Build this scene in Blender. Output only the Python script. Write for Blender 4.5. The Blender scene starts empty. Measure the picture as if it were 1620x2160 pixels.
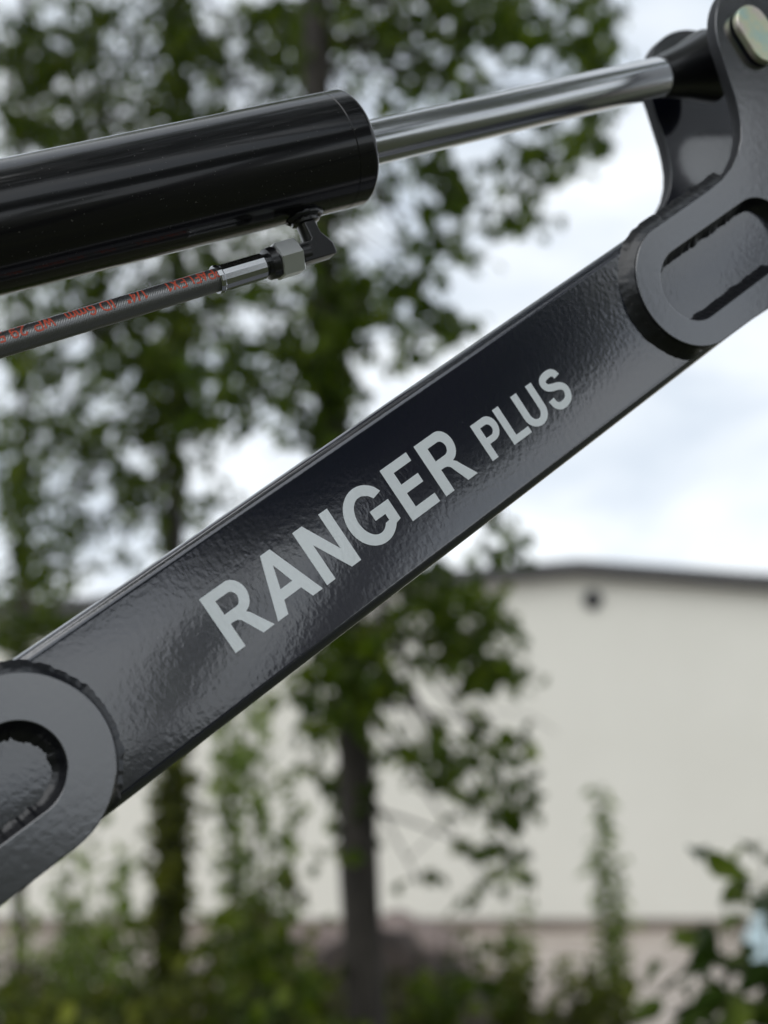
import bpy, bmesh, math, random
from mathutils import Vector, Matrix, noise

R = math.radians
random.seed(11)
scene = bpy.context.scene
COL = scene.collection

# ------------------------------------------------------------------ camera
PITCH = 12.0
CAM = Vector((0, 0, 1.5))
cam = bpy.data.cameras.new("camera")
cam.lens = 52.0
cam.sensor_width = 36.0
cam.sensor_fit = 'AUTO'
cam.clip_start = 0.02
cam.clip_end = 2000
cam.dof.use_dof = True
cam.dof.focus_distance = 0.84
cam.dof.aperture_fstop = 4.5
cam.dof.aperture_blades = 0
cam_o = bpy.data.objects.new("camera", cam)
COL.objects.link(cam_o)
cam_o.location = CAM
cam_o.rotation_euler = (R(90 + PITCH), 0, 0)
scene.camera = cam_o

# ------------------------------------------------------------------ sky (broken white overcast)
SUN_EL, SUN_AZ = 50.0, 212.0          # azimuth clockwise from +Y
world = bpy.data.worlds.new("World")
scene.world = world
world.use_nodes = True
nt = world.node_tree
nt.nodes.clear()
def N(tree, typ, **kw):
    n = tree.nodes.new(typ)
    for k, v in kw.items():
        if k == 'ins':
            for i, val in v.items():
                n.inputs[i].default_value = val
        else:
            setattr(n, k, v)
    return n
out = N(nt, 'ShaderNodeOutputWorld')
bg = N(nt, 'ShaderNodeBackground', ins={'Strength': 0.1})
sky = N(nt, 'ShaderNodeTexSky', sky_type='NISHITA', sun_disc=False, sun_elevation=R(SUN_EL), sun_rotation=R(SUN_AZ))
tc = N(nt, 'ShaderNodeTexCoord')
mp = N(nt, 'ShaderNodeMapping', ins={'Scale': (1.0, 1.0, 2.6), 'Location': (0.35, 0.2, 0.4)})
n1 = N(nt, 'ShaderNodeTexNoise', ins={'Scale': 3.6, 'Detail': 5.0, 'Roughness': 0.52, 'Distortion': 0.35})
ramp = N(nt, 'ShaderNodeValToRGB')
ramp.color_ramp.elements[0].position = 0.38
ramp.color_ramp.elements[0].color = (7.7, 8.55, 9.6, 1)
ramp.color_ramp.elements[1].position = 0.59
ramp.color_ramp.elements[1].color = (11.4, 11.9, 12.3, 1)
mix = N(nt, 'ShaderNodeMix', data_type='RGBA', ins={'Factor': 0.92})
nt.links.new(tc.outputs['Generated'], mp.inputs['Vector'])
nt.links.new(mp.outputs[0], n1.inputs['Vector'])
nt.links.new(n1.outputs['Fac'], ramp.inputs['Fac'])
nt.links.new(sky.outputs[0], mix.inputs['A'])
nt.links.new(ramp.outputs['Color'], mix.inputs['B'])
nt.links.new(mix.outputs['Result'], bg.inputs['Color'])
nt.links.new(bg.outputs[0], out.inputs[0])

# ------------------------------------------------------------------ sun behind thin cloud
sun = bpy.data.lights.new("sun", 'SUN')
sun.energy = 1.15
sun.angle = R(60)
sun.color = (1.0, 0.985, 0.96)
sun_o = bpy.data.objects.new("sun", sun)
COL.objects.link(sun_o)
to_sun = Vector((math.sin(R(SUN_AZ)) * math.cos(R(SUN_EL)), math.cos(R(SUN_AZ)) * math.cos(R(SUN_EL)), math.sin(R(SUN_EL))))
sun_o.rotation_euler = (-to_sun).to_track_quat('-Z', 'Y').to_euler()
sun_o.location = to_sun * 60

vs = scene.view_settings
scene.display_settings.display_device = 'sRGB'
vs.view_transform = 'Standard'
vs.look = 'None'
vs.exposure = 0.0
vs.gamma = 1.0
vs.use_curve_mapping = False
scene.render.engine = 'CYCLES'
scene.cycles.use_denoising = True
scene.cycles.max_bounces = 6
scene.cycles.diffuse_bounces = 3
scene.cycles.glossy_bounces = 4
scene.cycles.sample_clamp_indirect = 6

# ------------------------------------------------------------------ helpers
FPX = 3120.0
def at(px, py, Y):
    """the place in the world seen at photo pixel (px, py) at distance Y in front of the photographer"""
    p = R(PITCH)
    r = Vector(((px - 810) / FPX, math.cos(p) + (py - 1080) / FPX * math.sin(p), math.sin(p) - (py - 1080) / FPX * math.cos(p)))
    return CAM + r * (Y / r.y)

def link(o, parent=None):
    COL.objects.link(o)
    if parent is not None:
        o.parent = parent
    return o

def obj(name, me, mat=None, parent=None, kind=None, basis=None):
    o = bpy.data.objects.new(name, me)
    if mat is not None and not me.materials:
        me.materials.append(mat)
    link(o, parent)
    if basis is not None:
        o.matrix_basis = basis
    if kind:
        o['kind'] = kind
    return o

def thing(name, label, cat, loc, group=None):
    o = bpy.data.objects.new(name, None)
    o.empty_display_size = 0.1
    o.location = loc
    link(o)
    o['label'] = label
    o['category'] = cat
    if group:
        o['group'] = group
    return o

def mesh_from(name, verts, faces, smooth=False):
    me = bpy.data.meshes.new(name)
    me.from_pydata([tuple(v) for v in verts], [], faces)
    me.update()
    if smooth:
        me.polygons.foreach_set('use_smooth', [True] * len(me.polygons))
    return me

def arc(cx, cy, r, a0, a1, n=24, ry=None):
    ry = r if ry is None else ry
    return [(cx + r * math.cos(R(a0 + (a1 - a0) * i / n)), cy + ry * math.sin(R(a0 + (a1 - a0) * i / n))) for i in range(n + 1)]

def flat(name, loops, z0, z1, bevel=0.0, s=0.001):
    """outline with holes (millimetres) raised between z0 and z1, edges eased by bevel; metres out"""
    cu = bpy.data.curves.new(name, 'CURVE')
    cu.dimensions = '2D'
    cu.fill_mode = 'BOTH'
    cu.extrude = ((z1 - z0) / 2 - bevel) * s
    cu.bevel_depth = bevel * s
    cu.bevel_resolution = 2
    cu.offset = -bevel * s
    for lp in loops:
        sp = cu.splines.new('POLY')
        sp.points.add(len(lp) - 1)
        for i, (x, y) in enumerate(lp):
            sp.points[i].co = (x * s, y * s, 0, 1)
        sp.use_cyclic_u = True
    tmp = bpy.data.objects.new(name, cu)
    dg_me = bpy.data.meshes.new_from_object(tmp)
    bpy.data.objects.remove(tmp)
    bpy.data.curves.remove(cu)
    dg_me.transform(Matrix.Translation((0, 0, (z0 + z1) / 2 * s)))
    dg_me.materials.clear()
    dg_me.name = name
    return dg_me

class Buf:
    def __init__(self):
        self.v, self.f = [], []
    def tube(self, pts, radii, sides=6, cap=True, flatz=None):
        pts = [Vector(p) for p in pts]
        b = len(self.v)
        ref = Vector((0.13, 0.31, 0.94))
        for i, p in enumerate(pts):
            t = (pts[min(i + 1, len(pts) - 1)] - pts[max(i - 1, 0)]).normalized()
            a = t.cross(ref)
            if a.length < 1e-4:
                a = t.cross(Vector((1, 0, 0)))
            a.normalize()
            c = t.cross(a)
            r = radii[i] if hasattr(radii, '__len__') else radii
            for k in range(sides):
                w = 2 * math.pi * k / sides
                self.v.append(p + a * (r * math.cos(w)) + c * (r * math.sin(w)))
        for i in range(len(pts) - 1):
            for k in range(sides):
                k2 = (k + 1) % sides
                self.f.append((b + i * sides + k, b + i * sides + k2, b + (i + 1) * sides + k2, b + (i + 1) * sides + k))
        if cap:
            self.f.append(tuple(b + k for k in range(sides))[::-1])
            self.f.append(tuple(b + (len(pts) - 1) * sides + k for k in range(sides)))
    def lathe(self, A, axis, prof, seg=64):
        """prof = list of (distance along axis, radius)"""
        axis = Vector(axis).normalized()
        a = axis.cross(Vector((0, 0, 1))).normalized()
        c = axis.cross(a)
        b = len(self.v)
        for s, r in prof:
            for k in range(seg):
                w = 2 * math.pi * k / seg
                self.v.append(Vector(A) + axis * s + a * (r * math.cos(w)) + c * (r * math.sin(w)))
        for i in range(len(prof) - 1):
            for k in range(seg):
                k2 = (k + 1) % seg
                self.f.append((b + i * seg + k, b + i * seg + k2, b + (i + 1) * seg + k2, b + (i + 1) * seg + k))
        self.f.append(tuple(b + k for k in range(seg))[::-1])
        self.f.append(tuple(b + (len(prof) - 1) * seg + k for k in range(seg)))
    def box(self, lo, hi, M=None):
        b = len(self.v)
        for x in (lo[0], hi[0]):
            for y in (lo[1], hi[1]):
                for z in (lo[2], hi[2]):
                    p = Vector((x, y, z))
                    self.v.append(M @ p if M else p)
        for q in ((0, 1, 3, 2), (4, 6, 7, 5), (0, 4, 5, 1), (2, 3, 7, 6), (0, 2, 6, 4), (1, 5, 7, 3)):
            self.f.append(tuple(b + i for i in q))
    def mesh(self, name, smooth=False, recalc=True):
        me = mesh_from(name, self.v, self.f, smooth)
        if recalc:
            bm = bmesh.new()
            bm.from_mesh(me)
            bmesh.ops.recalc_face_normals(bm, faces=bm.faces)
            bm.to_mesh(me)
            bm.free()
        return me

def smooth_by_angle(me, deg=35):
    me.polygons.foreach_set('use_smooth', [True] * len(me.polygons))
    bm = bmesh.new()
    bm.from_mesh(me)
    for e in bm.edges:
        if len(e.link_faces) == 2 and e.calc_face_angle(0) > R(deg):
            e.smooth = False
    bm.to_mesh(me)
    bm.free()

# ------------------------------------------------------------------ materials
def material(name):
    m = bpy.data.materials.new(name)
    m.use_nodes = True
    t = m.node_tree
    return m, t, t.nodes['Principled BSDF']

def noise_bump(t, b, scale, strength, dist, vec_scale=(1, 1, 1), detail=2.0, rough=0.5, second=None, rot=(0, 0, 0)):
    tc = N(t, 'ShaderNodeTexCoord')
    mp = N(t, 'ShaderNodeMapping', ins={'Scale': vec_scale, 'Rotation': rot})
    n = N(t, 'ShaderNodeTexNoise', ins={'Scale': scale, 'Detail': detail, 'Roughness': rough, 'Distortion': 0.15})
    bp = N(t, 'ShaderNodeBump', ins={'Strength': strength, 'Distance': dist})
    t.links.new(tc.outputs['Object'], mp.inputs[0])
    t.links.new(mp.outputs[0], n.inputs['Vector'])
    t.links.new(n.outputs['Fac'], bp.inputs['Height'])
    last = bp
    if second:
        n2 = N(t, 'ShaderNodeTexNoise', ins={'Scale': second[0], 'Detail': 2.0})
        b2 = N(t, 'ShaderNodeBump', ins={'Strength': second[1], 'Distance': second[2]})
        t.links.new(tc.outputs['Object'], n2.inputs['Vector'])
        t.links.new(n2.outputs['Fac'], b2.inputs['Height'])
        t.links.new(bp.outputs[0], b2.inputs['Normal'])
        last = b2
    t.links.new(last.outputs[0], b.inputs['Normal'])
    if 'Coat Normal' in b.inputs:
        t.links.new(last.outputs[0], b.inputs['Coat Normal'])
    return tc

def paint(name, base, bump_scale, bump_strength, bump_dist, spec=1.0, coat=1.0, rough=0.16, vec=(1, 1, 1), second=None, coat_ior=1.6):
    m, t, b = material(name)
    b.inputs['Base Color'].default_value = (*base, 1)
    b.inputs['Roughness'].default_value = rough
    b.inputs['IOR'].default_value = 1.6
    b.inputs['Specular IOR Level'].default_value = spec
    b.inputs['Coat Weight'].default_value = coat
    b.inputs['Coat Roughness'].default_value = 0.08
    b.inputs['Coat IOR'].default_value = coat_ior
    tc = noise_bump(t, b, bump_scale, bump_strength, bump_dist, vec, second=second, detail=1.0)
    # a few grains of dust caught on the paint
    dn = N(t, 'ShaderNodeTexNoise', ins={'Scale': 620, 'Detail': 1.0})
    dr = N(t, 'ShaderNodeValToRGB')
    dr.color_ramp.elements[0].position, dr.color_ramp.elements[0].color = 0.73, (*base, 1)
    dr.color_ramp.elements[1].position, dr.color_ramp.elements[1].color = 0.80, (0.07, 0.068, 0.062, 1)
    t.links.new(tc.outputs['Object'], dn.inputs['Vector'])
    t.links.new(dn.outputs['Fac'], dr.inputs['Fac'])
    t.links.new(dr.outputs['Color'], b.inputs['Base Color'])
    return m

M_PAINT = paint('black_powder_coat', (0.004, 0.0054, 0.0150), 320, 0.058, 0.0008, spec=0.75, vec=(1.0, 0.85, 1), second=(110, 0.035, 0.0008), coat_ior=1.65)
M_PLATE = paint('black_plate_paint', (0.0045, 0.0056, 0.0130), 210, 0.04, 0.0008, second=(700, 0.05, 0.0002), coat_ior=1.65)
M_EDGE = paint('black_cut_edge_paint', (0.006, 0.0065, 0.009), 500, 0.3, 0.0004, spec=0.25, coat=0.0, rough=0.55)
M_WELD = paint('black_weld_paint', (0.006, 0.0065, 0.009), 240, 0.3, 0.0008, spec=0.35, coat=0.12, rough=0.3)
M_BARREL = paint('black_cylinder_paint', (0.004, 0.004, 0.005), 60, 0.25, 0.0003, spec=0.2, coat=0.42, rough=0.22, vec=(0.12, 1, 1))
M_DARK = paint('black_fitting_paint', (0.005, 0.005, 0.006), 400, 0.2, 0.0003, spec=0.5, coat=0.2, rough=0.3)

m, t, b = material('grey_vinyl_lettering')
b.inputs['Base Color'].default_value = (0.80, 0.845, 0.865, 1)
b.inputs['Roughness'].default_value = 0.3
b.inputs['Coat Weight'].default_value = 1.0
b.inputs['Coat Roughness'].default_value = 0.07
noise_bump(t, b, 320, 0.07, 0.0008, (1.0, 0.85, 1), second=(110, 0.035, 0.0008))
M_LETTER = m

m, t, b = material('chrome')
b.inputs['Base Color'].default_value = (0.52, 0.53, 0.54, 1)
b.inputs['Metallic'].default_value = 1.0
b.inputs['Roughness'].default_value = 0.19
noise_bump(t, b, 500, 0.06, 0.0003, (0.05, 1, 1))
M_CHROME = m

m, t, b = material('zinc_steel')
b.inputs['Base Color'].default_value = (0.78, 0.80, 0.80, 1)
b.inputs['Metallic'].default_value = 0.9
b.inputs['Roughness'].default_value = 0.36
noise_bump(t, b, 900, 0.25, 0.0002)
M_ZINC = m

m, t, b = material('yellow_zinc_plating')
tc_ = noise_bump(t, b, 500, 0.25, 0.0003)
nn = N(t, 'ShaderNodeTexNoise', ins={'Scale': 55, 'Detail': 3.0})
rr = N(t, 'ShaderNodeValToRGB')
rr.color_ramp.elements[0].color = (0.50, 0.66, 0.58, 1)
rr.color_ramp.elements[0].position = 0.36
rr.color_ramp.elements[1].color = (0.72, 0.63, 0.58, 1)
rr.color_ramp.elements[1].position = 0.66
e = rr.color_ramp.elements.new(0.5)
e.color = (0.68, 0.70, 0.50, 1)
t.links.new(tc_.outputs['Object'], nn.inputs['Vector'])
t.links.new(nn.outputs['Fac'], rr.inputs['Fac'])
t.links.new(rr.outputs['Color'], b.inputs['Base Color'])
b.inputs['Metallic'].default_value = 0.7
b.inputs['Roughness'].default_value = 0.36
M_YZINC = m

m, t, b = material('hose_rubber')
b.inputs['Base Color'].default_value = (0.06, 0.061, 0.062, 1)
b.inputs['Roughness'].default_value = 0.30
b.inputs['Specular IOR Level'].default_value = 1.0
b.inputs['IOR'].default_value = 1.8
tc_ = N(t, 'ShaderNodeTexCoord')
mp_ = N(t, 'ShaderNodeMapping', ins={'Rotation': (0, 0, R(38))})
wv = N(t, 'ShaderNodeTexWave', ins={'Scale': 260.0, 'Distortion': 0.3})
bp_ = N(t, 'ShaderNodeBump', ins={'Strength': 0.5, 'Distance': 0.0003})
t.links.new(tc_.outputs['Object'], mp_.inputs[0])
t.links.new(mp_.outputs[0], wv.inputs['Vector'])
t.links.new(wv.outputs['Fac'], bp_.inputs['Height'])
t.links.new(bp_.outputs[0], b.inputs['Normal'])
M_HOSE = m
m, t, b = material('red_hose_print')
b.inputs['Base Color'].default_value = (0.62, 0.10, 0.055, 1)
b.inputs['Roughness'].default_value = 0.6
M_RED = m
m, t, b = material('dark_seam')
b.inputs['Base Color'].default_value = (0.012, 0.012, 0.012, 1)
b.inputs['Roughness'].default_value = 0.7
M_SEAM = m

def ramp_mat(name, stops, scale, rough=0.9, bump=None, coord='Object', detail=5.0, vec=(1, 1, 1)):
    m, t, b = material(name)
    tc = N(t, 'ShaderNodeTexCoord')
    mp = N(t, 'ShaderNodeMapping', ins={'Scale': vec})
    n = N(t, 'ShaderNodeTexNoise', ins={'Scale': scale, 'Detail': detail, 'Roughness': 0.6})
    r = N(t, 'ShaderNodeValToRGB')
    el = r.color_ramp.elements
    el[0].position, el[0].color = stops[0][0], (*stops[0][1], 1)
    el[1].position, el[1].color = stops[-1][0], (*stops[-1][1], 1)
    for p, c in stops[1:-1]:
        x = el.new(p)
        x.color = (*c, 1)
    t.links.new(tc.outputs[coord], mp.inputs[0])
    t.links.new(mp.outputs[0], n.inputs['Vector'])
    t.links.new(n.outputs['Fac'], r.inputs['Fac'])
    t.links.new(r.outputs['Color'], b.inputs['Base Color'])
    b.inputs['Roughness'].default_value = rough
    if bump:
        n2 = N(t, 'ShaderNodeTexNoise', ins={'Scale': bump[0], 'Detail': 4.0})
        bp = N(t, 'ShaderNodeBump', ins={'Strength': bump[1], 'Distance': bump[2]})
        t.links.new(tc.outputs[coord], n2.inputs['Vector'])
        t.links.new(n2.outputs['Fac'], bp.inputs['Height'])
        t.links.new(bp.outputs[0], b.inputs['Normal'])
    return m

M_BARK = ramp_mat('dark_bark', [(0.3, (0.014, 0.012, 0.009)), (0.7, (0.05, 0.042, 0.034))], 14, bump=(30, 0.8, 0.02), vec=(1, 1, 0.25))
M_GROUND = ramp_mat('weedy_soil', [(0.3, (0.030, 0.026, 0.018)), (0.5, (0.045, 0.050, 0.020)), (0.72, (0.075, 0.080, 0.030))], 1.2, bump=(9, 0.8, 0.06))
M_GRAVEL = ramp_mat('pale_gravel', [(0.35, (0.30, 0.25, 0.21)), (0.65, (0.50, 0.435, 0.38))], 1.1, bump=(18, 0.7, 0.05))
M_SOIL = ramp_mat('dark_soil', [(0.3, (0.018, 0.013, 0.010)), (0.7, (0.07, 0.05, 0.04))], 6, bump=(14, 1.0, 0.06))
M_HEAP = ramp_mat('pinkish_gravel', [(0.3, (0.16, 0.12, 0.105)), (0.7, (0.30, 0.235, 0.21))], 6, bump=(20, 1.0, 0.05))
M_WALL = ramp_mat('cream_render', [(0.3, (0.715, 0.70, 0.63)), (0.7, (0.765, 0.75, 0.68))], 0.5, rough=0.8, bump=(40, 0.15, 0.01), detail=8)
M_ROOF = ramp_mat('dark_roof_metal', [(0.3, (0.05, 0.05, 0.052)), (0.7, (0.075, 0.072, 0.07))], 1.0, rough=0.5)
M_PLINTH = ramp_mat('brown_plinth', [(0.3, (0.17, 0.14, 0.115)), (0.7, (0.25, 0.21, 0.175))], 2.0)
M_TARP = ramp_mat('pale_blue_sheet', [(0.3, (0.42, 0.58, 0.65)), (0.7, (0.55, 0.70, 0.76))], 3, rough=0.4, bump=(5, 0.6, 0.05))
M_VENT = ramp_mat('dark_vent', [(0.3, (0.03, 0.03, 0.035)), (0.7, (0.05, 0.05, 0.055))], 3, rough=0.6)

def leaf_mat(name, dark, mid, light, trans=0.45):
    m, t, b = material(name)
    geo = N(t, 'ShaderNodeNewGeometry')
    oi = N(t, 'ShaderNodeObjectInfo')
    add = N(t, 'ShaderNodeMath', operation='ADD')
    fr = N(t, 'ShaderNodeMath', operation='FRACT')
    t.links.new(geo.outputs['Random Per Island'], add.inputs[0])
    t.links.new(oi.outputs['Random'], add.inputs[1])
    t.links.new(add.outputs[0], fr.inputs[0])
    r = N(t, 'ShaderNodeValToRGB')
    el = r.color_ramp.elements
    el[0].position, el[0].color = 0.0, (*dark, 1)
    el[1].position, el[1].color = 1.0, (*light, 1)
    x = el.new(0.6)
    x.color = (*mid, 1)
    t.links.new(fr.outputs[0], r.inputs['Fac'])
    t.links.new(r.outputs['Color'], b.inputs['Base Color'])
    b.inputs['Roughness'].default_value = 0.55
    b.inputs['Specular IOR Level'].default_value = 0.16
    tr = N(t, 'ShaderNodeBsdfTranslucent')
    mixc = N(t, 'ShaderNodeMix', data_type='RGBA', blend_type='MULTIPLY', ins={'Factor': 1.0, 'B': (1.3, 1.5, 0.45, 1)})
    t.links.new(r.outputs['Color'], mixc.inputs['A'])
    t.links.new(mixc.outputs['Result'], tr.inputs['Color'])
    ms = N(t, 'ShaderNodeMixShader', ins={0: trans})
    t.links.new(b.outputs[0], ms.inputs[1])
    t.links.new(tr.outputs[0], ms.inputs[2])
    t.links.new(ms.outputs[0], t.nodes['Material Output'].inputs[0])
    return m
M_LEAF = leaf_mat('poplar_leaf', (0.026, 0.044, 0.005), (0.055, 0.084, 0.008), (0.130, 0.165, 0.016))
M_LEAF_B = leaf_mat('darker_leaf', (0.026, 0.043, 0.005), (0.054, 0.078, 0.009), (0.118, 0.146, 0.017))  # leaf green a little darker than the poplar leaf
M_LEAF_L = leaf_mat('young_leaf', (0.08, 0.12, 0.03), (0.15, 0.20, 0.05), (0.24, 0.29, 0.08), 0.45)
M_LEAF_Y = leaf_mat('yellowish_leaf', (0.045, 0.052, 0.011), (0.085, 0.098, 0.016), (0.20, 0.215, 0.032), 0.4)
M_LEAF_D = leaf_mat('dark_glossy_leaf', (0.018, 0.034, 0.006), (0.034, 0.060, 0.009), (0.10, 0.135, 0.014), 0.25)
M_LEAF_U = leaf_mat('tangled_weeds', (0.030, 0.028, 0.014), (0.055, 0.058, 0.018), (0.12, 0.13, 0.025))
M_STEM = ramp_mat('green_stem', [(0.3, (0.05, 0.06, 0.025)), (0.7, (0.08, 0.08, 0.04))], 10)

# ------------------------------------------------------------------ ground and yard
def sheet(name, x0, x1, y0, y1, z, mat, nx=1, ny=1, bump=0.0):
    v, f = [], []
    for j in range(ny + 1):
        for i in range(nx + 1):
            x = x0 + (x1 - x0) * i / nx
            y = y0 + (y1 - y0) * j / ny
            v.append((x, y, z + (noise.noise((x * 0.6, y * 0.6, 1.7)) * bump if bump else 0)))
    for j in range(ny):
        for i in range(nx):
            a = j * (nx + 1) + i
            f.append((a, a + 1, a + nx + 2, a + nx + 1))
    return obj(name, mesh_from(name, v, f, bump > 0), mat, kind='structure')
sheet('ground', -400, 400, -400, 400, -0.03, M_GROUND)
sheet('gravel_yard', -30, 40, 11.5, 60, -0.026, M_GRAVEL)

def mound(name, c, rx, ry, h, mat, seed, kind='structure', label=None, cat=None, n=28):
    v, f = [], []
    for j in range(n + 1):
        for i in range(n + 1):
            a, b2 = -1 + 2 * i / n, -1 + 2 * j / n
            rr_ = math.sqrt(a * a + b2 * b2)
            z = h * max(0.0, 1 - rr_ ** 1.6)
            p = (c[0] + a * rx, c[1] + b2 * ry)
            z += max(0, min(1, (1 - rr_) * 4)) * h * 0.25 * (noise.noise((p[0] * 2.1, p[1] * 2.1, seed)) + 0.6 * noise.noise((p[0] * 6, p[1] * 6, seed)))
            v.append((p[0], p[1], -0.045 + z))
    for j in range(n):
        for i in range(n):
            a = j * (n + 1) + i
            f.append((a, a + 1, a + n + 2, a + n + 1))
    o = obj(name, mesh_from(name, v, f, True), mat)
    if kind:
        o['kind'] = kind
    return o
p = at(830, 2150, 9.6)
mound('soil_heap', (p.x - .1, 9.6), 1.5, 1.0, 0.80, M_SOIL, 3.1)
p = at(850, 1950, 13.2)
mound('gravel_heap', (p.x, 13.2), 1.0, 1.0, 0.80, M_HEAP, 8.2)
p = at(640, 1950, 13.6)
mound('gravel_heap', (p.x, 13.9), 0.9, 1.0, 0.66, M_HEAP, 5.2)

# ------------------------------------------------------------------ hall behind
WY = 22.8
ridge = at(1220, 1200, WY)
X0, X1 = ridge.x - 12.5, ridge.x + 12.5
zr = ridge.z - 0.12
SL = 0.0765
ze = zr - 12.5 * SL
hall = thing('hall_building', 'long cream rendered hall with a low dark gabled roof behind the trees', 'building', (ridge.x, WY + 9, -0.03))
def hv(x, y, z):
    return Vector((x, y, z)) - hall.location
B = Buf()
B.v = [hv(X0, WY, -.1), hv(X1, WY, -.1), hv(X1, WY, ze), hv(ridge.x, WY, zr), hv(X0, WY, ze),
       hv(X0, WY + 18, -.1), hv(X1, WY + 18, -.1), hv(X1, WY + 18, ze), hv(ridge.x, WY + 18, zr), hv(X0, WY + 18, ze)]
B.f = [(0, 1, 2, 3, 4), (9, 8, 7, 6, 5), (0, 4, 9, 5), (1, 6, 7, 2), (0, 5, 6, 1)]
obj('wall', B.mesh('wall'), M_WALL, hall)
for sgn in (-1, 1):
    B = Buf()
    xe = ridge.x + sgn * 12.95
    zz = zr - 12.95 * SL
    for y in (WY - 0.22, WY + 18.2):
        B.v += [hv(ridge.x, y, zr + .004), hv(xe, y, zz + .004), hv(xe, y, zz + 0.23), hv(ridge.x, y, zr + 0.23)]
    B.f = [(0, 1, 2, 3), (7, 6, 5, 4), (0, 4, 5, 1), (3, 2, 6, 7), (1, 5, 6, 2), (0, 3, 7, 4)]
    obj('roof', B.mesh('roof'), M_ROOF, hall)
B = Buf()
B.box(hv(X0 - .03, WY - .04, -.1), hv(X1 + .03, WY - .003, 0.16))
obj('plinth', B.mesh('plinth'), M_PLINTH, hall)
pv = at(1250, 1266, WY)
B = Buf()
B.lathe(hv(pv.x, WY - .002, pv.z), (0, -1, 0), [(0, .15), (.05, .15), (.05, .125), (.02, .122)], 24)
vent = obj('wall_vent', B.mesh('wall_vent'), M_VENT, hall)
for k in range(4):
    B = Buf()
    B.box(hv(pv.x - .115 + 0.01 * abs(k - 1.5), WY - .05, pv.z - .085 + k * .05), hv(pv.x + .115 - 0.01 * abs(k - 1.5), WY - .025, pv.z - .07 + k * .05))
    obj('louvre', B.mesh('louvre'), M_VENT, vent)

# pale blue sheet over a low stack, half hidden by the bush at right
tp = at(1640, 1930, 17.0)
v, f = [], []
n = 22
for j in range(n + 1):
    for i in range(n + 1):
        a, b2 = -1 + 2 * i / n, -1 + 2 * j / n
        w = max(abs(a), abs(b2))
        z = 0.80 * (1 - max(0, (w - 0.55) / 0.45) ** 1.3)
        z = z + 0.06 * noise.noise((a * 3, b2 * 3, 4.4)) * (1 if w < .95 else 0)
        v.append((a * 0.75, b2 * 0.7, max(z, 0.0)))
for j in range(n):
    for i in range(n):
        a = j * (n + 1) + i
        f.append((a, a + 1, a + n + 2, a + n + 1))
o = obj('tarpaulin', mesh_from('tarpaulin', v, f, True), M_TARP)
o.location = (tp.x + .42, 17.0, -0.026)
o['label'] = 'pale blue plastic sheet over a low pile, half hidden behind the dark-leaved bush'
o['category'] = 'tarpaulin'

# ------------------------------------------------------------------ leaves
LEAF_SHAPE = [(0, 0), (-.36, .16), (-.50, .38), (-.36, .66), (-.14, .9), (0, 1.06), (.14, .9), (.36, .66), (.50, .38), (.36, .16)]
def leaf_template(w, fold=.12):
    vs_ = [(x * w, y, fold * abs(x) * 2 - 0.10 * y * y) for x, y in LEAF_SHAPE]
    fs_ = [(0, 1, 2, 3, 4, 5), (0, 5, 6, 7, 8, 9)]
    return vs_, fs_
LT = leaf_template(0.95)
LT_LONG = leaf_template(0.55)
LEAF_MESH = {}
def leaf_mesh(mat, long=False):
    k = (mat.name, long)
    if k not in LEAF_MESH:
        vs_, fs_ = LT_LONG if long else LT
        me = mesh_from('leaf', vs_, fs_)
        me.materials.append(mat)
        LEAF_MESH[k] = me
    return LEAF_MESH[k]

def rnd(a, b):
    return a + (b - a) * random.random()

def leaf_matrix(pos, size, droop=0.7, tdir=None):
    """a leaf whose stalk is at pos; it hangs with its tip out and down"""
    a = rnd(0, 2 * math.pi)
    y = Vector((math.cos(a), math.sin(a), -droop * rnd(.3, 1.9)))
    if tdir is not None:
        y += tdir * 0.5
    y.normalize()
    x = y.cross(Vector((rnd(-1, 1), rnd(-1, 1), rnd(-.2, 1.2))))
    if x.length < .05:
        x = y.cross(Vector((1, 0, 0.1)))
    x.normalize()
    z = x.cross(y)
    M = Matrix((x * size, y * size, z * size)).transposed().to_4x4()
    M.translation = pos
    return M

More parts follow.
